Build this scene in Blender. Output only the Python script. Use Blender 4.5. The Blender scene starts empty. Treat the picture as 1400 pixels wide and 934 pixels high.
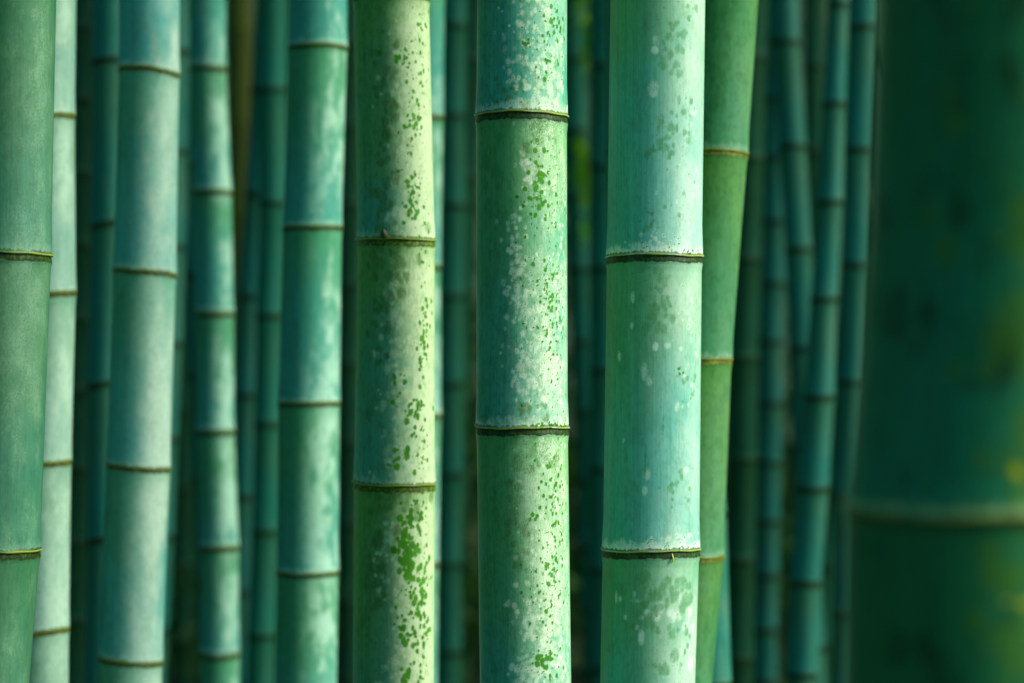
import bpy, math, random
import numpy as np
from mathutils import Vector
random.seed(7)
RNG = np.random.default_rng(11)
S = bpy.context.scene
C = S.collection

# ------------------------------------------------------------------ camera
EYE = 1.5                      # eye height in metres, looking level along +Y
FOCAL = 85.0
PXM = 1400 * FOCAL / 36.0      # photo pixels per metre at one metre
cam = bpy.data.cameras.new('camera')
cam.lens = FOCAL
cam.sensor_width = 36
cam.clip_start = 0.05
cam.clip_end = 2000
cam.dof.use_dof = True
cam.dof.focus_distance = 3.05
cam.dof.aperture_fstop = 2.8
co = bpy.data.objects.new('camera', cam)
co.location = (0, 0, EYE)
co.rotation_euler = (math.radians(90), 0, 0)
C.objects.link(co)
S.camera = co

# ------------------------------------------------------------------ light
SUN_EL, SUN_AZ = 36.0, 80.0    # azimuth measured from the camera's back towards the right
w = bpy.data.worlds.new('World')
S.world = w
w.use_nodes = True
nt = w.node_tree
bg = nt.nodes['Background']
sky = nt.nodes.new('ShaderNodeTexSky')
sky.sky_type = 'NISHITA'
sky.sun_disc = False
sky.sun_elevation = math.radians(SUN_EL)
sky.ozone_density = 3.0
sx = math.sin(math.radians(SUN_AZ)); sy = -math.cos(math.radians(SUN_AZ))
sky.sun_rotation = math.atan2(sx, sy)
tint = nt.nodes.new('ShaderNodeMix'); tint.data_type = 'RGBA'; tint.blend_type = 'MULTIPLY'; tint.inputs[0].default_value = 1
tint.inputs[7].default_value = (.28, 1.0, 1.0, 1)      # daylight sifted through green leaves, the same all round
nt.links.new(sky.outputs[0], tint.inputs[6]); nt.links.new(tint.outputs[2], bg.inputs[0])
bg.inputs[1].default_value = 0.12
sun = bpy.data.lights.new('sun', 'SUN')
sun.energy = 3.9
sun.angle = math.radians(30)
sun.color = (1.0, 0.95, 0.70)
so = bpy.data.objects.new('sun', sun)
ce = math.cos(math.radians(SUN_EL))
d = Vector((sx * ce, sy * ce, math.sin(math.radians(SUN_EL))))
so.rotation_euler = d.to_track_quat('Z', 'Y').to_euler()
so.location = d * 20
C.objects.link(so)
S.view_settings.view_transform = 'Standard'
S.view_settings.look = 'None'
S.view_settings.gamma = 1
S.view_settings.use_curve_mapping = False
S.view_settings.exposure = 0.98
S.cycles.use_denoising = True
S.cycles.max_bounces = 6

# ------------------------------------------------------------------ materials
class NT:
    def __init__(s, name):
        s.m = bpy.data.materials.new(name); s.m.use_nodes = True
        s.t = s.m.node_tree; s.b = s.t.nodes['Principled BSDF']
    def n(s, typ, **k):
        n = s.t.nodes.new(typ)
        for a, v in k.items(): setattr(n, a, v)
        return n
    def l(s, a, b): s.t.links.new(a, b)
    def set(s, sock, v):
        if hasattr(v, 'links') or hasattr(v, 'is_linked'): s.l(v, sock)
        else: sock.default_value = v
    def math(s, op, a, b=0.0, c=0.0):
        n = s.n('ShaderNodeMath', operation=op)
        s.set(n.inputs[0], a); s.set(n.inputs[1], b); s.set(n.inputs[2], c)
        return n.outputs[0]
    def mix(s, f, a, b, mode='MIX'):
        n = s.n('ShaderNodeMix', data_type='RGBA', blend_type=mode)
        s.set(n.inputs[0], f)
        s.set(n.inputs[6], a if hasattr(a, 'is_linked') else (*a, 1))
        s.set(n.inputs[7], b if hasattr(b, 'is_linked') else (*b, 1))
        return n.outputs[2]
    def step(s, x, lo, hi, a=0.0, b=1.0):
        n = s.n('ShaderNodeMapRange', interpolation_type='SMOOTHSTEP')
        s.set(n.inputs[0], x); s.set(n.inputs[1], lo); s.set(n.inputs[2], hi)
        s.set(n.inputs[3], a); s.set(n.inputs[4], b)
        return n.outputs[0]
    def attr(s, name):
        return s.n('ShaderNodeAttribute', attribute_name=name).outputs['Fac']
    def noise(s, scale, detail=4.0, stretch=(1, 1, 1), rough=0.55, off=0.0, dist=0.0):
        tc = s.n('ShaderNodeTexCoord')
        mp = s.n('ShaderNodeMapping')
        mp.inputs['Scale'].default_value = stretch
        mp.inputs['Location'].default_value = (off, off * 1.7, off * .6)
        s.l(tc.outputs['Object'], mp.inputs[0])
        n = s.n('ShaderNodeTexNoise')
        n.inputs['Scale'].default_value = scale; n.inputs['Detail'].default_value = detail
        n.inputs['Roughness'].default_value = rough; n.inputs['Distortion'].default_value = dist
        s.l(mp.outputs[0], n.inputs['Vector'])
        return n.outputs[0]

def culm_mat(name, low, high, white=(.56, .74, .60), patch=0.0, moss=(.022, .135, .0005), blotch=.35,
             ring=(.014, .022, .007), ridge=(.30, .34, .02), powder=.8, rough=.42, off=0.0, specks=0.25, dark=(.035, .15, .06), lit_veil_amt=.5, crust=.0, vr=(.34, .92), grime=.35, stainc=(.09, .21, .05)):
    """green bamboo skin: low = colour above a node, high = colour below the next one"""
    k = NT(name)
    hf, rz, rn, side = k.attr('hf'), k.attr('above'), k.attr('below'), k.attr('side')
    n_big = k.noise(9, 3, (1, 1, .45), off=off)
    n_mid = k.noise(34, 6, (1, 1, .55), rough=.62, off=off + 3)
    n_fine = k.noise(230, 5, (1, 1, .5), off=off + 5)
    fibre = k.noise(420, 4, (1, 1, .022), rough=.7, off=off + 1)
    fibre2 = k.noise(120, 3, (1, 1, .03), rough=.6, off=off + 2)
    g = k.math('ADD', hf, k.math('MULTIPLY', k.math('SUBTRACT', n_big, .5), 1.5))
    c = k.mix(k.step(g, .15, .85), low, high)
    c = k.mix(k.math('MULTIPLY', k.step(n_mid, .5, .68), blotch), c, dark)
    # fibres that run along the culm
    c = k.mix(1.0, c, k.mix(k.step(fibre, .3, .7), (.83, .86, .84), (1.13, 1.11, 1.12)), 'MULTIPLY')
    c = k.mix(1.0, c, k.mix(k.step(fibre2, .3, .7), (.91, .92, .91), (1.07, 1.06, 1.06)), 'MULTIPLY')
    # worn olive stains
    st = k.math('ADD', k.attr('stain'), k.math('MULTIPLY', k.math('SUBTRACT', n_fine, .5), 1.6))
    st = k.math('MULTIPLY', st, k.step(k.attr('stain'), 0, .3))
    # wax that clouds parts of the skin
    if patch > 0:
        pm = k.math('MULTIPLY', k.step(k.math('ADD', n_mid, k.math('MULTIPLY', n_big, .6)), 1.00 - .42 * patch, 1.20 - .42 * patch), side)
        c = k.mix(k.math('MULTIPLY', pm, .8), c, white)
    n_mic = k.noise(620, 5, (1, 1, .6), off=off + 8)
    wn = k.math('ADD', k.attr('bloom'), k.math('ADD', k.math('MULTIPLY', k.math('SUBTRACT', n_fine, .5), 1.3), k.math('MULTIPLY', k.math('SUBTRACT', n_mic, .5), 1.1)))
    wn = k.math('MULTIPLY', wn, k.step(k.attr('bloom'), .0, .25))
    lit_side_veil = k.math('MULTIPLY', k.math('MULTIPLY', k.step(k.math('ADD', n_big, k.math('MULTIPLY', n_mid, .4)), *vr), side), lit_veil_amt)  # powder haze that also paints lit-side brightness into the right-hand colour
    c = k.mix(lit_side_veil, c, white)
    c = k.mix(k.math('MULTIPLY', k.step(wn, .12, 1.15), .82), c, white)
    c = k.mix(k.math('MULTIPLY', k.step(st, .1, 1.1), .7), c, stainc)
    # powder that lies just above the node, ragged at its upper edge
    pz = k.math('ADD', rz, k.math('MULTIPLY', k.math('SUBTRACT', k.noise(150, 4, (1, 1, .5), off=off + 7), .5), -.030))
    pf = k.math('MULTIPLY', k.step(pz, .004, .016, 1, 0), k.math('GREATER_THAN', rz, 0.0))
    c = k.mix(k.math('MULTIPLY', pf, powder), c, white)
    # a duller collar below the node
    lz = k.step(k.math('ADD', rn, k.math('MULTIPLY', n_mid, .03)), -.035, .006)
    lz = k.math('MULTIPLY', lz, k.math('LESS_THAN', rn, 0.0))
    c = k.mix(k.math('MULTIPLY', lz, .35), c, high)
    # uneven grime: small darker flecks and faint scuffs everywhere
    gr = k.math('ADD', k.math('MULTIPLY', n_fine, .6), k.math('MULTIPLY', k.noise(60, 6, (1, 1, .7), rough=.7, off=off + 11), .5))
    c = k.mix(k.math('MULTIPLY', k.step(gr, .50, .68), grime), c, k.mix(1.0, c, (.45, .62, .42), 'MULTIPLY'))
    scf = k.step(k.noise(900, 3, (1, 1, .08), rough=.8, off=off + 12), .62, .74)
    c = k.mix(k.math('MULTIPLY', scf, .28), c, k.mix(.5, c, white))
    # tiny dark pits
    vo = k.n('ShaderNodeTexVoronoi'); vo.inputs['Scale'].default_value = 190
    tc = k.n('ShaderNodeTexCoord'); k.l(tc.outputs['Object'], vo.inputs['Vector'])
    pit = k.math('MULTIPLY', k.step(vo.outputs['Distance'], .10, .24, 1, 0), k.step(n_big, .45, .6))
    c = k.mix(k.math('MULTIPLY', pit, specks * 2), c, (.03, .10, .02))
    mo = k.math('ADD', k.attr('moss'), k.math('ADD', k.math('MULTIPLY', k.math('SUBTRACT', n_fine, .5), .9), k.math('MULTIPLY', k.math('SUBTRACT', n_mic, .5), .8)))
    mf = k.step(mo, .28, .86)
    # a fine crust of pale specks
    cr = k.math('MULTIPLY', k.step(k.math('ADD', k.math('MULTIPLY', n_mic, .5), k.math('ADD', k.math('MULTIPLY', n_mid, .45), k.math('MULTIPLY', n_big, .3))), .64, .72), side)
    c = k.mix(k.math('MULTIPLY', cr, crust), c, white)
    # moss fringe along the upper lip of the node
    fr = k.math('ADD', rz, k.math('MULTIPLY', k.math('SUBTRACT', k.noise(260, 4, (1, 1, .4), off=off + 9), .5), -.008))
    ff = k.math('MULTIPLY', k.step(fr, .0030, .0048, 1, 0), k.math('GREATER_THAN', rz, .0012))
    c = k.mix(k.math('MULTIPLY', mf, .97), c, k.mix(k.step(n_mid, .35, .65), moss, (moss[0] * 1.9, moss[1] * 1.6, moss[2])))
    c = k.mix(k.math('MULTIPLY', ff, .85), c, k.mix(k.step(n_mid, .4, .6), ring, (moss[0] * .8, moss[1] * .6, moss[2])))
    # dark band under the ridge, with a ragged lower edge
    dz = k.math('ADD', rn, k.math('MULTIPLY', k.math('SUBTRACT', k.noise(110, 4, off=off + 4), .5), .007))
    bf = k.math('MULTIPLY', k.step(dz, -.0100, -.0082), k.math('LESS_THAN', rn, -.0004))
    bandc = k.mix(k.step(k.noise(300, 4, (1, 1, .6), off=off), .46, .66), ring, (ring[0] * 2.8, ring[1] * 4.0, ring[2] * 1.2))
    c = k.mix(k.math('MULTIPLY', bf, .96), c, bandc)
    rf = k.math('MULTIPLY', k.math('LESS_THAN', k.math('ABSOLUTE', k.math('SUBTRACT', rz, .0006)), .0010), k.step(k.noise(45, 3, off=off + 6), .3, .5))
    c = k.mix(k.math('MULTIPLY', rf, .9), c, ridge)
    k.l(c, k.b.inputs['Base Color'])
    k.l(k.math('ADD', k.math('MULTIPLY', k.math('ADD', wn, mf), .2), rough), k.b.inputs['Roughness'])
    k.b.inputs['Specular IOR Level'].default_value = .14
    bp = k.n('ShaderNodeBump'); bp.inputs['Strength'].default_value = .35; bp.inputs['Distance'].default_value = .0012
    hgt = k.math('ADD', k.math('MULTIPLY', fibre, .5), k.math('ADD', k.math('MULTIPLY', n_fine, .35), k.math('MULTIPLY', mf, .8)))
    k.l(hgt, bp.inputs['Height']); k.l(bp.outputs[0], k.b.inputs['Normal'])
    return k.m

MAT = {
 'green':  culm_mat('green_culm_skin', (.06, .36, .25), (.09, .34, .11), white=(.76, .82, .62), off=0, powder=.5, moss=(.028, .155, .001), specks=.12, lit_veil_amt=.62, crust=.55, grime=.55),
 'green2': culm_mat('grass_green_culm_skin', (.06, .36, .22), (.12, .35, .07), white=(.70, .80, .52), off=21, powder=.35, lit_veil_amt=.9, vr=(.12, .62), moss=(.034, .19, .001), specks=.06, grime=.55, ring=(.05, .07, .008), crust=.4),
 'moss':   culm_mat('leaf_green_culm_skin', (.035, .19, .075), (.055, .19, .028), off=40, grime=.6, blotch=.9, patch=.0, powder=.2, ring=(.09, .08, .02), lit_veil_amt=.12, dark=(.02, .14, .03)),
 'mist':   culm_mat('sea_green_culm_skin', (.08, .40, .34), (.09, .33, .16), white=(.66, .76, .66), off=60, blotch=.25, powder=.9, lit_veil_amt=.72, crust=.15, vr=(.3, .85), stainc=(.09, .27, .11)),
 'grey':   culm_mat('grey_green_culm_skin', (.018, .125, .075), (.024, .12, .05), off=80, blotch=.5, patch=0, powder=.1, lit_veil_amt=.12, crust=.08),
 'wax':    culm_mat('waxy_pale_culm_skin', (.05, .33, .32), (.06, .30, .20), white=(.48, .62, .54), off=100, blotch=.35, patch=.5, powder=.4, ring=(.04, .045, .012), lit_veil_amt=1.0, vr=(.36, .84), grime=.35),
 'waxb':   culm_mat('chalky_pale_culm_skin', (.20, .38, .33), (.11, .29, .19), white=(.44, .60, .50), off=105, blotch=.45, patch=.6, powder=.4, ring=(.05, .05, .012), lit_veil_amt=1.0),
 'wax2':   culm_mat('patchy_waxy_culm_skin', (.05, .30, .25), (.055, .27, .13), white=(.44, .66, .55), off=120, blotch=.35, patch=.64, powder=.5, ring=(.02, .03, .01), lit_veil_amt=.25),
 'teal':   culm_mat('teal_culm_skin', (.012, .18, .14), (.026, .155, .09), off=140, patch=0, blotch=.4, powder=.03, ring=(.014, .02, .008), ridge=(.02, .03, .01), lit_veil_amt=.12),
 'deep':   culm_mat('deep_green_culm_skin', (.006, .17, .115), (.010, .14, .075), off=160, blotch=.3, powder=.03, ring=(.008, .022, .010), ridge=(.01, .02, .008), lit_veil_amt=.06),
 'brown':  culm_mat('brown_culm_skin', (.022, .14, .075), (.022, .115, .045), white=(.06, .15, .08), off=180, blotch=.3, powder=.4, ring=(.008, .022, .008), ridge=(.015, .03, .008), lit_veil_amt=.1),
 'dusk':   culm_mat('shaded_culm_skin', (.014, .090, .046), (.014, .072, .026), white=(.10, .2, .12), off=190, blotch=.3, powder=.45, ring=(.006, .020, .008), ridge=(.015, .03, .008), lit_veil_amt=.05),
 'olive':  culm_mat('yellowed_culm_skin', (.12, .125, .016), (.10, .105, .014), off=200, blotch=.2, powder=.0, ring=(.06, .05, .01), dark=(.07, .08, .02), lit_veil_amt=0),
 'near':   culm_mat('dark_mottled_culm_skin', (.014, .18, .09), (.016, .15, .055), white=(.34, .50, .24), ridge=(.45, .50, .03), moss=(.24, .28, .004), off=220, blotch=.95, powder=.75, dark=(.010, .055, .02), lit_veil_amt=.1, stainc=(.07, .17, .015)),
}

def leaf_mat(name, c1, c2, transl=.35):
    k = NT(name)
    n = k.noise(1.3, 3)
    oi = k.n('ShaderNodeTexNoise'); oi.inputs['Scale'].default_value = 9
    tc = k.n('ShaderNodeTexCoord'); k.l(tc.outputs['Object'], oi.inputs['Vector'])
    c = k.mix(k.step(oi.outputs[0], .35, .65), c1, c2)
    k.l(c, k.b.inputs['Base Color']); k.b.inputs['Roughness'].default_value = .5
    tr = k.n('ShaderNodeBsdfTranslucent'); k.l(c, tr.inputs[0])
    mx = k.n('ShaderNodeMixShader'); mx.inputs[0].default_value = transl
    k.l(k.b.outputs[0], mx.inputs[1]); k.l(tr.outputs[0], mx.inputs[2])
    k.l(mx.outputs[0], k.t.nodes['Material Output'].inputs[0])
    return k.m
M_LEAF = leaf_mat('canopy_leaf', (.03, .10, .012), (.06, .17, .02))
M_LEAF_Y = leaf_mat('sunlit_leaf', (.16, .60, .01), (.42, .66, .01), .5)  # brighter colour stands in for sunlight falling on these leaves
def plain(name, c1, c2, scale, rough=.8):
    k = NT(name)
    c = k.mix(k.step(k.noise(scale, 6), .38, .64), c1, c2)
    k.l(c, k.b.inputs['Base Color']); k.b.inputs['Roughness'].default_value = rough
    bp = k.n('ShaderNodeBump'); bp.inputs['Strength'].default_value = .5
    k.l(k.noise(scale * 3, 6), bp.inputs['Height']); k.l(bp.outputs[0], k.b.inputs['Normal'])
    return k.m
M_GROUND = plain('leaf_litter', (.025, .035, .012), (.06, .065, .025), 6)
M_HILL = plain('added_wooded_slope', (.012, .035, .012), (.03, .06, .02), 1.2)
M_THICK = plain('thicket_stems', (.02, .13, .08), (.04, .16, .08), 3, .6)
M_SHOOT = plain('yellow_shoot', (.45, .48, .03), (.35, .40, .03), 300, .5)
M_BUD = plain('brown_bud', (.05, .06, .02), (.09, .10, .03), 300, .6)

# ------------------------------------------------------------------ mesh helpers
def mesh_obj(name, verts, faces, mat, parent=None, smooth=True, attrs=None):
    me = bpy.data.meshes.new(name)
    verts = np.asarray(verts, np.float32); faces = np.asarray(faces, np.int32)
    nf, q = faces.shape
    me.vertices.add(len(verts)); me.vertices.foreach_set('co', verts.ravel())
    me.loops.add(nf * q); me.loops.foreach_set('vertex_index', faces.ravel())
    me.polygons.add(nf); me.polygons.foreach_set('loop_start', np.arange(0, nf * q, q, dtype=np.int32))
    me.polygons.foreach_set('use_smooth', np.full(nf, smooth))
    me.update(calc_edges=True)
    for k, v in (attrs or {}).items():
        a = me.attributes.new(k, 'FLOAT', 'POINT'); a.data.foreach_set('value', np.asarray(v, np.float32).ravel())
    me.materials.append(mat)
    o = bpy.data.objects.new(name, me); C.objects.link(o)
    if parent: o.parent = parent
    return o

def grid_faces(nr, nc):
    """nr rows of nc columns, closed around"""
    i = np.arange(nr - 1)[:, None] * nc; j = np.arange(nc)[None, :]; j2 = (j + 1) % nc
    return np.stack([i + j, i + j2, i + nc + j2, i + nc + j], -1).reshape(-1, 4)

def leaves(pts, dirs, length, width, rng):
    """narrow bamboo leaves: a folded diamond of two quads each, one tip down"""
    n = len(pts)
    dirs = dirs / np.linalg.norm(dirs, axis=1, keepdims=True)
    up = rng.normal(size=(n, 3)); side = np.cross(dirs, up); side /= np.linalg.norm(side, axis=1, keepdims=True)
    nor = np.cross(side, dirs)
    L = length * rng.uniform(.7, 1.3, (n, 1)); W = width * rng.uniform(.7, 1.3, (n, 1))
    a = pts; b = pts + dirs * L * .4 + side * W * .5 + nor * W * .18; e = pts + dirs * L * .4 - side * W * .5 + nor * W * .18
    t = pts + dirs * L - np.array([0, 0, 1]) * L * .12
    m = pts + dirs * L * .4
    v = np.stack([a, b, m, e, t], 1).reshape(-1, 3)
    k = np.arange(n)[:, None] * 5
    f = np.concatenate([k + [0, 1, 2], k + [0, 2, 3], k + [1, 4, 2], k + [2, 4, 3]])
    return v, f

# ------------------------------------------------------------------ culms
TOP = 8.2
def px2x(px, dep): return (px - 700) * dep / PXM
def px2z(py, dep): return EYE - (py - 467) * dep / PXM

GROUP = 'bamboo culms standing in the grove'
def culm(label, dep, edges, nodes, mat, res=1, spots=(), tilt=0.0, twist=0.0, cat='bamboo culm'):
    """edges = (y, left, right) read down the culm; nodes = y of each node; both at distance dep"""
    e = sorted(edges)
    ez = np.array([px2z(y, dep) for y, l, r in e])[::-1]
    ex = np.array([px2x((l + r) / 2, dep) for y, l, r in e])[::-1]
    er = np.array([(r - l) / 2 * dep / PXM for y, l, r in e])[::-1]
    # measured nodes, carried on to the ground and to the top
    nz = sorted(px2z(y, dep) for y in nodes)
    gap = (nz[-1] - nz[0]) / (len(nz) - 1)
    vis = list(nz)
    lo, g = [], gap
    z = nz[0]
    while z - g * .96 > .12: g *= .96; z -= g; lo.append(z)
    hi, g, z = [], gap, nz[-1]
    while z + g < TOP: z += g; hi.append(z); g = min(g * 1.01, .5)
    allz = np.array(lo[::-1] + vis + hi)
    half = 480 * dep / PXM
    zlo, zhi = EYE - half - .03, EYE + half + .03
    s_lo = (ex[1] - ex[0]) / (ez[1] - ez[0]); s_hi = (ex[-1] - ex[-2]) / (ez[-1] - ez[-2])
    def centre(z):
        x = np.interp(z, ez, ex)
        x = x + np.where(z < ez[0], s_lo * (1 - np.exp(-(ez[0] - z) / 1.2)) * -1.2, 0)
        x = x + np.where(z > ez[-1], s_hi * (1 - np.exp(-(z - ez[-1]) / 2.0)) * 2.0, 0)
        return x
    def radius(z):
        r = np.interp(z, ez, er)
        return r * np.where(z > ez[-1], 1 - .07 * (z - ez[-1]), 1) * np.where(z < ez[0], 1 + .04 * (ez[0] - z), 1)
    base = Vector((float(centre(np.array(0.0))), dep, 0))
    t = bpy.data.objects.new('bamboo_culm', None); C.objects.link(t)
    t.empty_display_size = .2
    t.location = base
    t['label'] = label; t['category'] = cat; t['group'] = GROUP
    m = MAT[mat]
    rscale = .62 if dep < 2 else 1.0 if dep < 3.5 else .82 if dep < 4.4 else 1.0 + .22 * (dep - 4.4) ** .8
    rseed = np.random.default_rng(int(dep * 1000) + len(label) + int(abs(e[0][1])))
    ph = rseed.uniform(0, 6.28, 8)
    if res >= 3:
        th = np.concatenate([np.linspace(-math.pi / 2 - .1, math.pi / 2 + .1, 118), np.linspace(math.pi / 2 + .1, 1.5 * math.pi - .1, 18)[1:-1]])
    else:
        th = np.linspace(-math.pi, math.pi, 40 if res == 2 else 28, endpoint=False)
    side = np.clip(np.exp(-((th - .85) / .75) ** 2) * 1.15, 0, 1)  # right-hand mask for wax, crust and the painted lit-side whitening
    def wob(th, i):                      # the node line is never quite level
        return tilt * np.sin(th) * .02 + .0008 * np.sin(2 * th + ph[0] + i) + .0006 * np.sin(3 * th + ph[1] + 2 * i) + .0003 * np.sin(9 * th + ph[2] + i)
    def ridge_r(rz):
        ks = np.array([-.020, -.0115, -.0085, -.004, -.0009, -.0003, .0016, .0028, .006, .016, .04])
        kr = np.array([0, .0008, .0017, .0009, .0005, .0027, .0028, .0015, .0012, .0010, 0])
        return np.interp(rz / rscale, ks, kr) * rscale ** .5
    def tube(name, zs, keep_rz):
        """zs: list of (z, node index or None, rz) rows"""
        zz = np.array([a for a, _, _ in zs]); rzv = np.array([c for _, _, c in zs]); ids = np.array([b for _, b, _ in zs])
        Z = zz[:, None] + np.exp(-(rzv[:, None] / .05) ** 2) * np.stack([wob(th, b) for b in ids])
        R = radius(zz)[:, None] + ridge_r(rzv)[:, None] * (er.mean() / .06) ** .5
        R = R * (1 + .006 * np.sin(2 * th + ph[3])[None, :] + .003 * np.sin(3 * th + ph[4] + zz[:, None] * 2))
        X = centre(zz)[:, None] + R * np.sin(th)[None, :] - base.x
        Y = -R * np.cos(th)[None, :]
        zig = np.array([.0016 * math.sin(2.4 * b + ph[5]) for b in range(len(allz))])
        X = X + np.interp(zz, allz, zig)[:, None]
        P = np.stack([X, Y, Z], -1)
        i_next = np.searchsorted(allz, zz, side='right')
        lo_z = np.where(i_next > 0, allz[np.clip(i_next - 1, 0, len(allz) - 1)], -.2)
        hi_z = np.where(i_next < len(allz), allz[np.clip(i_next, 0, len(allz) - 1)], TOP + .3)
        hf = np.clip((zz - lo_z) / (hi_z - lo_z), 0, 1)
        nr, nc = X.shape
        near_n = np.abs(rzv) < .03
        ab = np.where(near_n, rzv, np.maximum(zz - lo_z, .03)) / rscale
        be = np.where(near_n, rzv, np.minimum(zz - hi_z, -.03)) / rscale
        if name == 'internode': ab, be = (zz - lo_z) / rscale, (zz - hi_z) / rscale
        if name == 'node_ring': ab = be = rzv / rscale
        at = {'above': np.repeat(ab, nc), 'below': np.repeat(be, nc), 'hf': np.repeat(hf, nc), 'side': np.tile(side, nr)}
        masks = {k: np.zeros((nr, nc)) for k in ('bloom', 'moss', 'stain')}
        if spots and nr > 8:
            cz = zz
            for kind, sxp, syp, ra, rb in spots:
                zc = px2z(syp, dep)
                if zc < zz.min() - .02 or zc > zz.max() + .02: continue
                rr = float(radius(np.array(zc)))
                q = (px2x(sxp, dep) - float(centre(np.array(zc)))) / rr
                if abs(q) > .995: continue
                tc = math.asin(q)
                a = ra * dep / PXM; b = rb * dep / PXM
                r0 = np.searchsorted(cz, zc - b * 1.6); r1 = np.searchsorted(cz, zc + b * 1.6)
                c0 = np.searchsorted(th[:118], tc - a * 1.6 / rr); c1 = np.searchsorted(th[:118], tc + a * 1.6 / rr)
                if r1 <= r0 or c1 <= c0: continue
                dd = ((cz[r0:r1, None] - zc) / b) ** 2 + ((th[None, c0:c1] - tc) * rr / a) ** 2
                v = np.clip(1.15 - .8 * dd, 0, 1) * (.55 + .45 * ((sxp * 7.31 + syp * 3.77) % 1) if kind == 'bloom' else 1)
                mk = masks[kind]
                mk[r0:r1, c0:c1] = np.maximum(mk[r0:r1, c0:c1], v)
        for k_, v_ in masks.items(): at[k_] = v_.ravel()
        return mesh_obj(name, P.reshape(-1, 3), grid_faces(nr, nc), m, t, True, at)
    step = {1: .03, 2: .012, 3: .0017}[res]
    RING = [-.0130, -.0115, -.0100, -.0085, -.006, -.003, -.0009, -.0003, .0003, .0010, .0016, .0022, .0030, .0045]
    if res < 3: RING = [-.0130, -.0105, -.0085, -.004, -.0009, -.0003, .0016, .003, .0045]
    RING = [o * rscale for o in RING]
    def rows(i0, z0, z1, st):
        """internode rows from z0 to z1"""
        n = max(4, int((z1 - z0) / st)); out = []
        for q in range(n + 1):
            z = z0 + (z1 - z0) * q / n
            j = int(np.argmin(abs(allz - z))); out.append((z, j, z - allz[j]))
        return out
    A, B = RING[-1], RING[0]
    inview = [i for i, z in enumerate(allz) if zlo < z < zhi]
    i0, i1 = inview[0], inview[-1]
    # culm below and above the picture: simpler, rings included
    def simple(name, za, zb, ids):
        out = [(za, int(np.argmin(abs(allz - za))), za - allz[int(np.argmin(abs(allz - za)))])]
        cuts = sorted(set([z + o for i in ids for z in [allz[i]] for o in (-.0302, -.0298, -.012, -.0085, -.001, -.0003, .0016, .004, .0298, .0302)] + list(np.arange(za + .1, zb, .12))))
        for z in cuts:
            if za < z < zb:
                j = int(np.argmin(abs(allz - z))); out.append((z, j, z - allz[j]))
        j = int(np.argmin(abs(allz - zb))); out.append((zb, j, zb - allz[j]))
        return tube(name, out, True)
    lo_start = allz[i0 - 1] + A if i0 > 0 else -.05
    hi_end = allz[i1 + 1] + B if i1 + 1 < len(allz) else TOP
    for i in inview:
        tube('node_ring', [(allz[i] + o, i, o) for o in RING], True)
    bounds = [(lo_start, allz[i0] + B)] + [(allz[i] + A, allz[i + 1] + B) for i in inview[:-1]] + [(allz[i1] + A, hi_end)]
    for a, b in bounds:
        if b > zlo and a < zhi: tube('internode', rows(0, a, b, step if res < 3 else step), False)
    if lo_start > 0: simple('lower_culm', -.05, lo_start, [i for i in range(i0)])
    if hi_end < TOP: simple('upper_culm', hi_end, TOP, [i for i in range(i1 + 1, len(allz))])
    return t, centre, radius

def blobs(kind, *cl):
    """clusters (cx, cy, sx, sy, n, rmin, rmax) of round patches"""
    out = []
    for cx, cy, sxx, syy, n, r0, r1 in cl:
        q = {'bloom': .86, 'moss': .8, 'stain': 1}[kind]
        for _ in range(int(n / q ** 2)):
            r = (r0 + (r1 - r0) * random.random() ** 2) * q
            x, y = random.gauss(cx, sxx), random.gauss(cy, syy)
            out.append((kind, x, y, r, r * random.uniform(1.0, 1.5)))
            if kind == 'bloom' and random.random() < .3: out.append(('moss', x + random.uniform(-1, 1), y, .8, .9))
    return out

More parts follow.
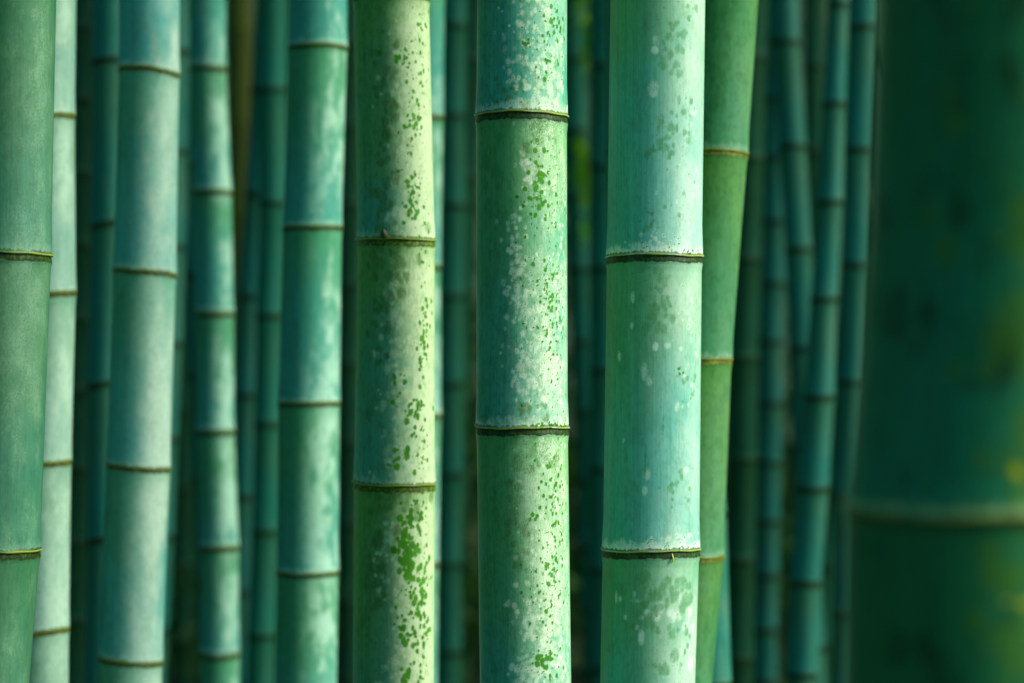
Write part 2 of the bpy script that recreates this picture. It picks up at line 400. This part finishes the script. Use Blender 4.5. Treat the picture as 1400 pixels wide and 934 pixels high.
M_SPOTS = (blobs('bloom', (728, 40, 17, 45, 75, 2, 6), (702, 105, 9, 28, 20, 3, 6), (748, 115, 16, 30, 85, 3, 6), (703, 149, 20, 3, 34, 2, 4),
                 (745, 150, 18, 6, 30, 3, 5), (752, 262, 14, 30, 30, 2, 6), (724, 235, 8, 16, 14, 3, 6), (704, 330, 7, 28, 20, 3, 5.5), (708, 385, 8, 28, 34, 4, 7),
                 (728, 440, 17, 46, 78, 3, 6.5), (722, 515, 11, 24, 34, 3, 7), (757, 515, 12, 42, 50, 3, 6), (765, 400, 7, 70, 45, 2, 5),
                 (700, 576, 12, 4, 16, 2, 4), (765, 700, 8, 60, 50, 2, 5), (707, 668, 3, 22, 9, 2, 4.5), (733, 740, 13, 45, 30, 2.5, 5), (722, 815, 8, 30, 22, 3, 5.5),
                 (735, 860, 18, 30, 70, 3, 6), (722, 915, 16, 14, 55, 3, 6), (768, 850, 6, 60, 45, 2, 5), (760, 905, 12, 18, 25, 3, 6))
         + blobs('moss', (757, 45, 9, 32, 46, 1.3, 4.5), (740, 70, 14, 28, 16, 1, 3), (718, 66, 3, 3, 4, 2, 4), (740, 118, 14, 20, 10, 1, 3),
                 (742, 232, 11, 18, 24, 1.5, 5), (737, 282, 12, 20, 30, 1.6, 5), (757, 285, 12, 60, 50, 1, 3), (742, 390, 15, 26, 36, 1, 3.6),
                 (754, 420, 9, 46, 70, 1, 3.4), (767, 470, 5, 60, 50, 1, 2.6), (735, 480, 14, 50, 26, 1, 2.6), (753, 540, 9, 24, 14, 1, 3), (758, 580, 14, 3, 24, 1.5, 3.4),
                 (752, 660, 9, 22, 26, 1.2, 4), (768, 670, 5, 36, 34, 1, 3), (742, 698, 11, 5, 6, 2, 5), (760, 750, 10, 36, 60, 1.2, 3.6), (745, 790, 16, 26, 44, 1, 4),
                 (755, 850, 12, 36, 44, 1, 3.4), (740, 893, 8, 7, 14, 2, 6), (752, 915, 14, 12, 20, 1, 4))
         + blobs('stain', (728, 180, 22, 12, 16, 4, 9), (690, 130, 12, 20, 8, 3, 6), (735, 625, 22, 20, 18, 4, 9), (715, 720, 14, 40, 16, 4, 9), (725, 560, 14, 8, 10, 3, 7), (700, 640, 12, 20, 6, 4, 8)))
J_SPOTS = (blobs('bloom', (566, 50, 14, 40, 40, 3, 7), (560, 150, 15, 40, 60, 3, 6), (560, 208, 13, 22, 34, 3, 6), (580, 240, 7, 60, 60, 3, 7), (543, 255, 3, 8, 5, 4, 6),
                 (560, 305, 18, 14, 34, 4, 8), (536, 400, 11, 18, 16, 4, 8), (541, 445, 4, 8, 6, 4, 7), (572, 420, 13, 30, 34, 3, 7), (560, 480, 18, 30, 40, 3, 7),
                 (552, 545, 17, 34, 60, 3, 7), (578, 600, 9, 40, 46, 3, 7), (548, 630, 18, 18, 34, 3, 7), (532, 745, 7, 20, 16, 3, 6), (552, 790, 18, 40, 50, 3, 6),
                 (522, 808, 3, 4, 4, 4, 6), (575, 850, 12, 50, 70, 3, 7), (552, 905, 18, 20, 40, 3, 7))
         + blobs('moss', (575, 60, 8, 28, 22, 1.5, 5), (558, 88, 10, 8, 14, 2, 5), (572, 130, 9, 26, 28, 1.3, 4), (567, 165, 7, 8, 12, 2, 5), (562, 205, 11, 16, 16, 1, 3.4),
                 (566, 258, 5, 14, 16, 2, 5), (562, 290, 9, 9, 16, 1.5, 4.6), (580, 300, 5, 30, 10, 1.5, 3.5), (581, 440, 4, 22, 20, 2, 5), (578, 478, 3, 16, 14, 2, 5),
                 (570, 560, 8, 14, 22, 2.5, 6), (546, 532, 6, 12, 8, 2, 6), (555, 620, 9, 8, 10, 2, 6), (578, 620, 5, 22, 18, 1.5, 4.5), (543, 628, 5, 4, 5, 2, 6),
                 (561, 735, 8, 20, 34, 3, 8), (560, 765, 5, 10, 12, 4, 8), (574, 700, 7, 14, 14, 2, 5), (581, 780, 5, 30, 24, 2, 6), (568, 800, 8, 22, 24, 2, 5.5),
                 (556, 855, 6, 14, 14, 2.5, 7), (576, 865, 8, 28, 28, 1.5, 5), (557, 915, 6, 8, 8, 3, 7), (580, 925, 6, 10, 8, 2, 5))
         + blobs('stain', (530, 120, 9, 40, 20, 4, 10), (528, 240, 8, 40, 22, 4, 9), (545, 350, 20, 14, 18, 5, 10), (556, 380, 18, 16, 14, 4, 9), (525, 430, 10, 50, 22, 4, 10), (540, 690, 22, 14, 18, 5, 10), (520, 780, 8, 50, 20, 4, 9)))
P_SPOTS = ([('bloom', 892, 63, 6, 9), ('bloom', 891, 76, 6, 7), ('bloom', 889, 127, 8.5, 11), ('bloom', 889, 134, 6, 7), ('bloom', 863, 408, 4, 9), ('bloom', 862, 446, 3.5, 6), ('bloom', 878, 507, 6, 14),
            ('bloom', 884, 520, 6, 9), ('bloom', 893, 474, 5, 7), ('bloom', 881, 645, 6, 9), ('bloom', 878, 667, 4.5, 8), ('bloom', 922, 554, 5, 8), ('bloom', 850, 600, 3, 4), ('bloom', 845, 487, 3.5, 8),
            ('bloom', 873, 864, 5, 12), ('bloom', 866, 815, 9, 4), ('bloom', 852, 837, 3.5, 5), ('bloom', 864, 806, 3, 6), ('bloom', 840, 812, 3, 10), ('bloom', 935, 640, 7, 5), ('bloom', 894, 268, 2, 4), ('stain', 879, 622, 1.6, 26), ('stain', 878, 640, 2.4, 12), ('stain', 902, 586, 1.2, 30)]
         + blobs('bloom', (938, 475, 12, 50, 22, 2, 6), (905, 340, 34, 4, 60, 2, 4), (930, 330, 20, 8, 30, 2, 5), (895, 740, 34, 3.5, 60, 2, 4), (935, 730, 16, 6, 22, 2, 5), (945, 200, 10, 70, 16, 2, 5),
                 (900, 830, 22, 12, 16, 4, 9), (940, 850, 8, 40, 16, 4, 10))
         + blobs('stain', (912, 90, 13, 26, 24, 2, 7), (938, 20, 10, 18, 14, 2, 6), (913, 180, 12, 8, 18, 2.5, 6), (905, 205, 8, 10, 12, 2.5, 6), (925, 155, 12, 10, 10, 2, 5), (885, 215, 6, 5, 5, 2, 5),
                 (930, 270, 12, 30, 12, 1.5, 4), (880, 310, 8, 20, 8, 2, 5), (902, 405, 10, 18, 20, 3, 9), (885, 440, 12, 10, 12, 3, 8), (940, 530, 8, 14, 10, 2, 5), (925, 660, 14, 20, 14, 2, 5),
                 (915, 800, 18, 12, 30, 4, 10), (890, 830, 12, 14, 18, 3, 8), (905, 905, 10, 6, 8, 3, 7), (935, 880, 12, 24, 10, 3, 8))
         + blobs('moss', (925, 505, 5, 5, 8, 1, 2.6), (943, 345, 12, 3, 18, 1, 2.2), (905, 30, 30, 20, 8, .8, 1.6), (905, 250, 30, 60, 12, .7, 1.5), (930, 745, 14, 2, 14, 1, 2)))

culms = {}
def K(key, *a, **k): culms[key] = culm(*a, **k)
# ---- the front row, left to right
K('A', 'grey-green culm cut by the left edge of the picture, with two dark mossy nodes', 2.95,
  [(0, -51, 77), (347, -60, 68), (748, -76, 53), (934, -87, 39)], [-50, 347, 750, 1145], 'grey', 2, tilt=-.1)
K('B', 'pale waxy culm just behind the grey-green one at the left edge, plain thin nodes', 3.75,
  [(0, 29, 104), (400, 26, 102), (632, 22, 98), (934, 16, 93)], [-75, 160, 402, 633, 861, 1085], 'waxb', 2, tilt=.2)
K('E', 'widest whitish waxy culm left of centre, leaning so its foot is further left', 3.85,
  [(0, 163, 245), (98, 162, 244), (371, 157, 242), (637, 146, 232), (900, 135, 222), (934, 133, 221)], [-170, 97, 371, 637, 900, 1150], 'wax', 2, tilt=-.25)
K('I', 'patchy sea-green culm with white wax clouds, left neighbour of the moss-flecked one', 4.15,
  [(0, 394, 474), (65, 393, 473), (311, 388, 468), (549, 380, 464), (781, 378, 462), (934, 376, 461)], [-180, 65, 311, 550, 781, 1005], 'wax2', 2, tilt=0.0)
K('J', 'thick yellow-green culm flecked with large green moss spots, left of the centre culm', 3.35,
  [(0, 484, 588), (329, 487, 593), (661, 484, 595), (934, 483, 594)], [-4, 329, 661, 990], 'green2', 3, J_SPOTS, tilt=-.06)
K('M', 'sharpest culm in the middle, white lichen clusters and small green flecks down its right side', 3.05,
  [(0, 652, 775), (162, 651, 775), (587, 653, 778), (934, 655, 780)], [-258, 159, 584, 1000], 'green', 3, M_SPOTS, tilt=-.05)
K('P', 'thick smooth blue-green culm right of the centre one, few oval white spots, black nodes', 3.15,
  [(0, 833, 963), (354, 831, 961), (753, 824, 956), (934, 820, 950)], [-48, 351, 750, 1150], 'mist', 3, P_SPOTS, tilt=.03)
K('Q', 'leaf-green culm leaning out to the right behind the smooth blue-green one, thin tan nodes', 3.6,
  [(0, 932, 1036), (210, 920, 1022), (490, 900, 1001), (757, 886, 988), (934, 872, 974)], [-80, 209, 490, 757, 1020], 'moss', 2, tilt=-.15)
K('T', 'huge blurred dark green culm close to the lens at the right edge of the picture', 1.68,
  [(0, 1202, 1574), (300, 1191, 1563), (500, 1179, 1551), (700, 1160, 1532), (934, 1156, 1528)], [-140, 694, 1500], 'near', 3,
  [('moss', 1352, 634, 9, 9), ('moss', 1358, 641, 8, 7), ('moss', 1366, 806, 16, 6), ('moss', 1380, 802, 12, 5), ('moss', 1384, 892, 8, 12), ('moss', 1392, 598, 5, 7), ('moss', 1340, 803, 6, 4)] + blobs('stain', (1365, 420, 26, 110, 26, 8, 26), (1380, 580, 20, 90, 34, 8, 22), (1365, 860, 30, 60, 34, 8, 22), (1300, 250, 50, 140, 10, 8, 20), (1330, 700, 40, 160, 16, 6, 16)))
# ---- second row
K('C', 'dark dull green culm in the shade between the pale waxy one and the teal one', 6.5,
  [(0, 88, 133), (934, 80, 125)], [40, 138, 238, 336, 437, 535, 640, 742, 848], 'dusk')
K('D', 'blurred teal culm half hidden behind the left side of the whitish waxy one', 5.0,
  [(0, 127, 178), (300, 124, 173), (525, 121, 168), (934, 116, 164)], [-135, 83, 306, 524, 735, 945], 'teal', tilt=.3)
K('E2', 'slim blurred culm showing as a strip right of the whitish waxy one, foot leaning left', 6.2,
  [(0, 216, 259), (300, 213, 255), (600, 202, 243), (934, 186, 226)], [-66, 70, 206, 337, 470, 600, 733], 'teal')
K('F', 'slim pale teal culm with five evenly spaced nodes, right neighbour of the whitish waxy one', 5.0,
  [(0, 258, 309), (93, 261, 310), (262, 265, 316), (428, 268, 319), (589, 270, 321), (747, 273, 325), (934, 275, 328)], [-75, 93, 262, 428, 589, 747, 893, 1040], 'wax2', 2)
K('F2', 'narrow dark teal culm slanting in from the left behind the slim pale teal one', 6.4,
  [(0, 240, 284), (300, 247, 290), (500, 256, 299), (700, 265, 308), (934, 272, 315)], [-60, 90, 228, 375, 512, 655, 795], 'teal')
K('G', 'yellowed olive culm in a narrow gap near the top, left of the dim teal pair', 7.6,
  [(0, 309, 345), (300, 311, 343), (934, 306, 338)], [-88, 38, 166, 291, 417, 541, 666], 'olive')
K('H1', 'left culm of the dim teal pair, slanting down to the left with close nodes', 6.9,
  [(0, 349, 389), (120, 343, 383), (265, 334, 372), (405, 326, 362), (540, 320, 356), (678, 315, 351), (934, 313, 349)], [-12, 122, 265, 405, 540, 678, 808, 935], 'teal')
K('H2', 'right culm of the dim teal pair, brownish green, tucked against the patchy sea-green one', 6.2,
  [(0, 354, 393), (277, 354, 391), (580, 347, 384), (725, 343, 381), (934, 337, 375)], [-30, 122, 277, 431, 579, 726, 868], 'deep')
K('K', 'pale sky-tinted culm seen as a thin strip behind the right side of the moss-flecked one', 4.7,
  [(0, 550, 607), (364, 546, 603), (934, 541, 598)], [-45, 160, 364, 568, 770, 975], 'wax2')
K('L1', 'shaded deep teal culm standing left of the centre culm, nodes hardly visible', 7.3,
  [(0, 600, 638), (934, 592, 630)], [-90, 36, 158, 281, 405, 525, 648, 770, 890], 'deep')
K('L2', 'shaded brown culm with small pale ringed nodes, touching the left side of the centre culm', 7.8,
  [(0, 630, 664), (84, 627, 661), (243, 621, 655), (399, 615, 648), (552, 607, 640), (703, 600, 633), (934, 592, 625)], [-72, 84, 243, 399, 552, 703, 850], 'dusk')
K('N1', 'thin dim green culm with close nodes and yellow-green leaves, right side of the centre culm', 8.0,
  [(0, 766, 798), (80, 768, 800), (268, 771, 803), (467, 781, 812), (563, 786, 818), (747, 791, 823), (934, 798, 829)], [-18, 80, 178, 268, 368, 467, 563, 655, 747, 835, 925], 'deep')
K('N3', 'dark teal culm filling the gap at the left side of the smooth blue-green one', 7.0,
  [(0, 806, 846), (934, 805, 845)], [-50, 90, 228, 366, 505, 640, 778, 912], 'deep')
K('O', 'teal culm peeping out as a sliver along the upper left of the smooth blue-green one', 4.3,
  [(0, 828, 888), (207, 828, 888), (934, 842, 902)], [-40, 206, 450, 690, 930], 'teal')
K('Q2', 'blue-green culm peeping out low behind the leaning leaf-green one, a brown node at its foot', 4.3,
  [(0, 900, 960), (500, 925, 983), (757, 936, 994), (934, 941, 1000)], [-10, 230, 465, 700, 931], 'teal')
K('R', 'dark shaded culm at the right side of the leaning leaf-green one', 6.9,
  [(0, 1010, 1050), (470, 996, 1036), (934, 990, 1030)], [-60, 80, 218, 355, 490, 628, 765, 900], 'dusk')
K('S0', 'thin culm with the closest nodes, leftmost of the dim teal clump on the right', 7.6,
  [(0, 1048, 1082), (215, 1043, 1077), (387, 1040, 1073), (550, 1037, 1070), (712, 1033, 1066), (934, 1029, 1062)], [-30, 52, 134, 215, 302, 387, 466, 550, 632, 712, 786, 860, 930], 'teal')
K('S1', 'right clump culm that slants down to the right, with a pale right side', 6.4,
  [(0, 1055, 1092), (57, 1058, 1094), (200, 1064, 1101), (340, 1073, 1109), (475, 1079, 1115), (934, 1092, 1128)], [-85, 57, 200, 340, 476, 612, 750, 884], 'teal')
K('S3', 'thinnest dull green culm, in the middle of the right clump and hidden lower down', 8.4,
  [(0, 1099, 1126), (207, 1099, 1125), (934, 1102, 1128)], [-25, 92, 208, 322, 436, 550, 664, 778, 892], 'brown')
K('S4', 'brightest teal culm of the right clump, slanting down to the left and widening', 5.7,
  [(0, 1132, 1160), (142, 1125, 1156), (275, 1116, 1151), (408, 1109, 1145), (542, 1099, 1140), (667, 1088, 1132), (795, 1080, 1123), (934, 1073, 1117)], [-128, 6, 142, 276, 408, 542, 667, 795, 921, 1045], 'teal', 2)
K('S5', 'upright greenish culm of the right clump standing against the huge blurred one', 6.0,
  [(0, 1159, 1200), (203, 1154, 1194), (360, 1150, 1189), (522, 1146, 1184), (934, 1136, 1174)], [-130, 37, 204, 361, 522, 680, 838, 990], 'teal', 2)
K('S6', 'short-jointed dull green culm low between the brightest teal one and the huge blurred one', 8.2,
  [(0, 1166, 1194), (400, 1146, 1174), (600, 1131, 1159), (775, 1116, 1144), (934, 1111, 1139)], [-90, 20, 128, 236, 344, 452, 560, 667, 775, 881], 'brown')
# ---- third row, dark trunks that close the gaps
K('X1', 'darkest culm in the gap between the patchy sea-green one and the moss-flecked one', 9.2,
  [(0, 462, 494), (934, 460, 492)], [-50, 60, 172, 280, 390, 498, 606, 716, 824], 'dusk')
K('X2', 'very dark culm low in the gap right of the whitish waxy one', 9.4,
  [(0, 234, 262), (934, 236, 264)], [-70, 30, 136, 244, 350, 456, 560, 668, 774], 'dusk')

# ---- small growths on the culms
def sprig(owner, name, verts_path, rad, mat):
    vs, nc = [], 8
    P = [Vector(p) for p in verts_path]
    for i, p in enumerate(P):
        tdir = (P[min(i + 1, len(P) - 1)] - P[max(i - 1, 0)]).normalized()
        a = tdir.orthogonal().normalized(); b = tdir.cross(a)
        for j in range(nc):
            q = 2 * math.pi * j / nc
            vs.append(p + (a * math.cos(q) + b * math.sin(q)) * rad[i])
    f = grid_faces(len(P), nc)
    return mesh_obj(name, [tuple(v) for v in vs], f, mat, owner)
tP, cP, rP = culms['P']
def onculm(key, dep, px, py, out=0.0):
    t, c, r = culms[key]; z = px2z(py, dep); rr = float(r(np.array(z)))
    q = (px2x(px, dep) - float(c(np.array(z)))) / rr; th = math.asin(q); rr += out
    return (float(c(np.array(z))) + rr * math.sin(th) - t.location.x, -rr * math.cos(th), z)
sprig(tP, 'dry_shoot', [onculm('P', 3.15, 914, 752, .0012), onculm('P', 3.15, 914.3, 757, .0035), onculm('P', 3.15, 914.5, 761, .0042), onculm('P', 3.15, 911.5, 765, .003)],
      [.0010, .0013, .0011, .0002], M_SHOOT)
sprig(culms['J'][0], 'bud', [onculm('J', 3.35, 528, 325, -.002), onculm('J', 3.35, 528, 320, .003), onculm('J', 3.35, 528, 315, .003)], [.006, .0045, .0005], M_BUD)

# leaves on the thin culm right of the centre one
tN, cN, rN = culms['N1']
def twig(owner, dep, pts, nleaf, spread, mat, seed, size=.09):
    rng = np.random.default_rng(seed)
    path = []
    for px, py, dy in pts: path.append(Vector((px2x(px, dep) - owner.location.x, -dy, px2z(py, dep))))
    tw = sprig(owner, 'twig', path, [.003] * (len(path) - 1) + [.001], MAT['deep'])
    for i in range(nleaf):
        u = rng.uniform(0, 1) * (len(path) - 1); a = int(min(u, len(path) - 2))
        p = path[a].lerp(path[a + 1], u - a)
        dd = np.array([[rng.uniform(-.5, .5), rng.uniform(-.6, .2), rng.uniform(-1.2, -.3)]])
        v, f = leaves(np.array([tuple(p)]), dd, size, .03, rng)
        mesh_obj('leaf', v, f, mat, tw, False)
twig(tN, 8.0, [(790, -90, .02), (800, -40, .10), (802, 20, .16), (803, 70, .2)], 70, .05, M_LEAF_Y, 3, .10)
twig(tN, 8.0, [(787, 178, .02), (800, 200, .1), (803, 225, .15), (803, 250, .18)], 34, .04, M_LEAF_Y, 5, .10)
twig(tN, 8.0, [(790, 290, .02), (801, 305, .08), (802, 325, .12)], 9, .04, M_LEAF_Y, 8, .07)

# ------------------------------------------------------------------ ground, added slope, thicket, unseen canopy
def tagk(o, kind): o['kind'] = kind; return o
def sheet(name, x0, x1, y0, y1, n, fz, mat):
    xs = np.linspace(x0, x1, n); ys = np.linspace(y0, y1, n)
    X, Y = np.meshgrid(xs, ys); Z = fz(X, Y)
    i = np.arange(n - 1)[:, None] * n; j = np.arange(n - 1)[None, :]
    f = np.stack([i + j, i + j + 1, i + n + j + 1, i + n + j], -1).reshape(-1, 4)
    return tagk(mesh_obj(name, np.stack([X, Y, Z], -1).reshape(-1, 3), f, mat), 'structure')
sheet('ground', -400, 400, -400, 400, 161, lambda X, Y: 0 * X, M_GROUND)
def slope(X, Y):
    r = np.sqrt((X + 2) ** 2 + (Y - 2) ** 2)
    az = np.degrees(np.arctan2(X + 2, -(Y - 2)))           # 0 = behind the camera, + = right
    openness = np.maximum(np.exp(-((az - 62) / 34) ** 2), .85 * np.exp(-((az + 70) / 38) ** 2))  # hill lowered on these sides so skylight gets in
    h = np.clip((r - 17) / 26, 0, 1) ** 1.2 * 26 * (1 - openness)
    return h - .9 + .4 * np.sin(X * .7) * np.cos(Y * .6)
sheet('sky_block_hill', -90, 90, -88, 92, 120, slope, M_HILL)  # added hill that blocks bright sky behind the gaps

rng = np.random.default_rng(5)
# thicket stems and leaves; unseen sides added to block skylight, open towards the sun
tv, tf, off = [], [], 0
n_st = 0
while n_st < 620:
    x, y = rng.uniform(-15, 15), rng.uniform(-13, 20)
    r = math.hypot(x + .5, y - 2); az = math.degrees(math.atan2(x + .5, -(y - 2)))
    front = abs(x) < y * .24 + .6 and y > 0
    if r < (8.2 if front else 4.2) or r > 17: continue
    if 20 < az < 108 and rng.random() < .95: continue
    if abs(az) > 140 or rng.random() < .6:
        rad = rng.uniform(.03, .055); h = rng.uniform(7, 11); lx, ly = rng.normal(0, .03, 2) * h
        zs = np.array([-.1, h * .5, h]); a = np.linspace(0, 2 * math.pi, 8, endpoint=False)
        for q, z in enumerate(zs):
            rr = rad * (1 - .35 * q / 2)
            tv.append(np.stack([x + lx * z / h + rr * np.cos(a), y + ly * z / h + rr * np.sin(a), np.full(8, z)], -1))
        tf.append(grid_faces(3, 8) + off); off += 24; n_st += 1
th_o = mesh_obj('bamboo_thicket', np.concatenate(tv), np.concatenate(tf), M_THICK)
th_o['kind'] = 'stuff'; th_o['label'] = 'dark mass of far bamboo stems closing the gaps behind the culms'; th_o['category'] = 'bamboo thicket'

def leaf_cloud(name, n, sample, label, cat, mat, size=.16, clump=14):
    pts = []
    while len(pts) < n:
        c = sample()
        if c is None: continue
        pts.extend(np.array(c) + rng.normal(0, .28, (clump, 3)))
    pts = np.array(pts)
    dirs = rng.normal(0, 1, pts.shape) + np.array([0, 0, -.8])
    v, f = leaves(pts, dirs, size, size * .22, rng)
    o = mesh_obj(name, v, f, mat, None, False)
    o['kind'] = 'stuff'; o['label'] = label; o['category'] = cat
    return o
def s_under():
    x, y = rng.uniform(-15, 15), rng.uniform(-13, 20)
    r = math.hypot(x + .5, y - 2); az = math.degrees(math.atan2(x + .5, -(y - 2)))
    front = abs(x) < y * .24 + .8 and y > 0
    if r < (9.6 if front else 5.2) or r > 17: return None
    if 20 < az < 108: return None
    left = -135 < az < -15  # unseen left foliage kept lower to admit some skylight
    return (x, y, rng.uniform(0, 4.6 if left else 9))
leaf_cloud('thicket_foliage', 42000, s_under, 'dark bamboo leaves filling the depth of the grove', 'foliage', M_LEAF, .3)
def s_can():  # unseen canopy, its openings shaped to let light in from chosen sides
    x, y = rng.uniform(-12, 12), rng.uniform(-10, 19)
    edge = 2.3 + .5 * math.sin(x * 1.3) + .3 * math.sin(x * 3.1)
    if x > 1.0 + .4 * math.sin(y * 1.7) and y < edge + .4: return None
    if x < -2.6 + .5 * math.sin(y * 1.9) and y < 5: return None
    return (x, y, rng.uniform(4.6, 8.0))
leaf_cloud('unseen_bamboo_canopy', 27000, s_can, 'unseen leafy bamboo tops overhead, shaped to shade the grove', 'canopy', M_LEAF, .28)

def s_low():
    y = rng.uniform(9.4, 16.5); x = rng.uniform(-1, 1) * (y * .3 + .6)
    return (x, y, abs(rng.normal(0, .55)) + .05)
leaf_cloud('undergrowth', 16000, s_low, 'low dark green growth on the ground behind the culms', 'undergrowth', M_LEAF, .2)
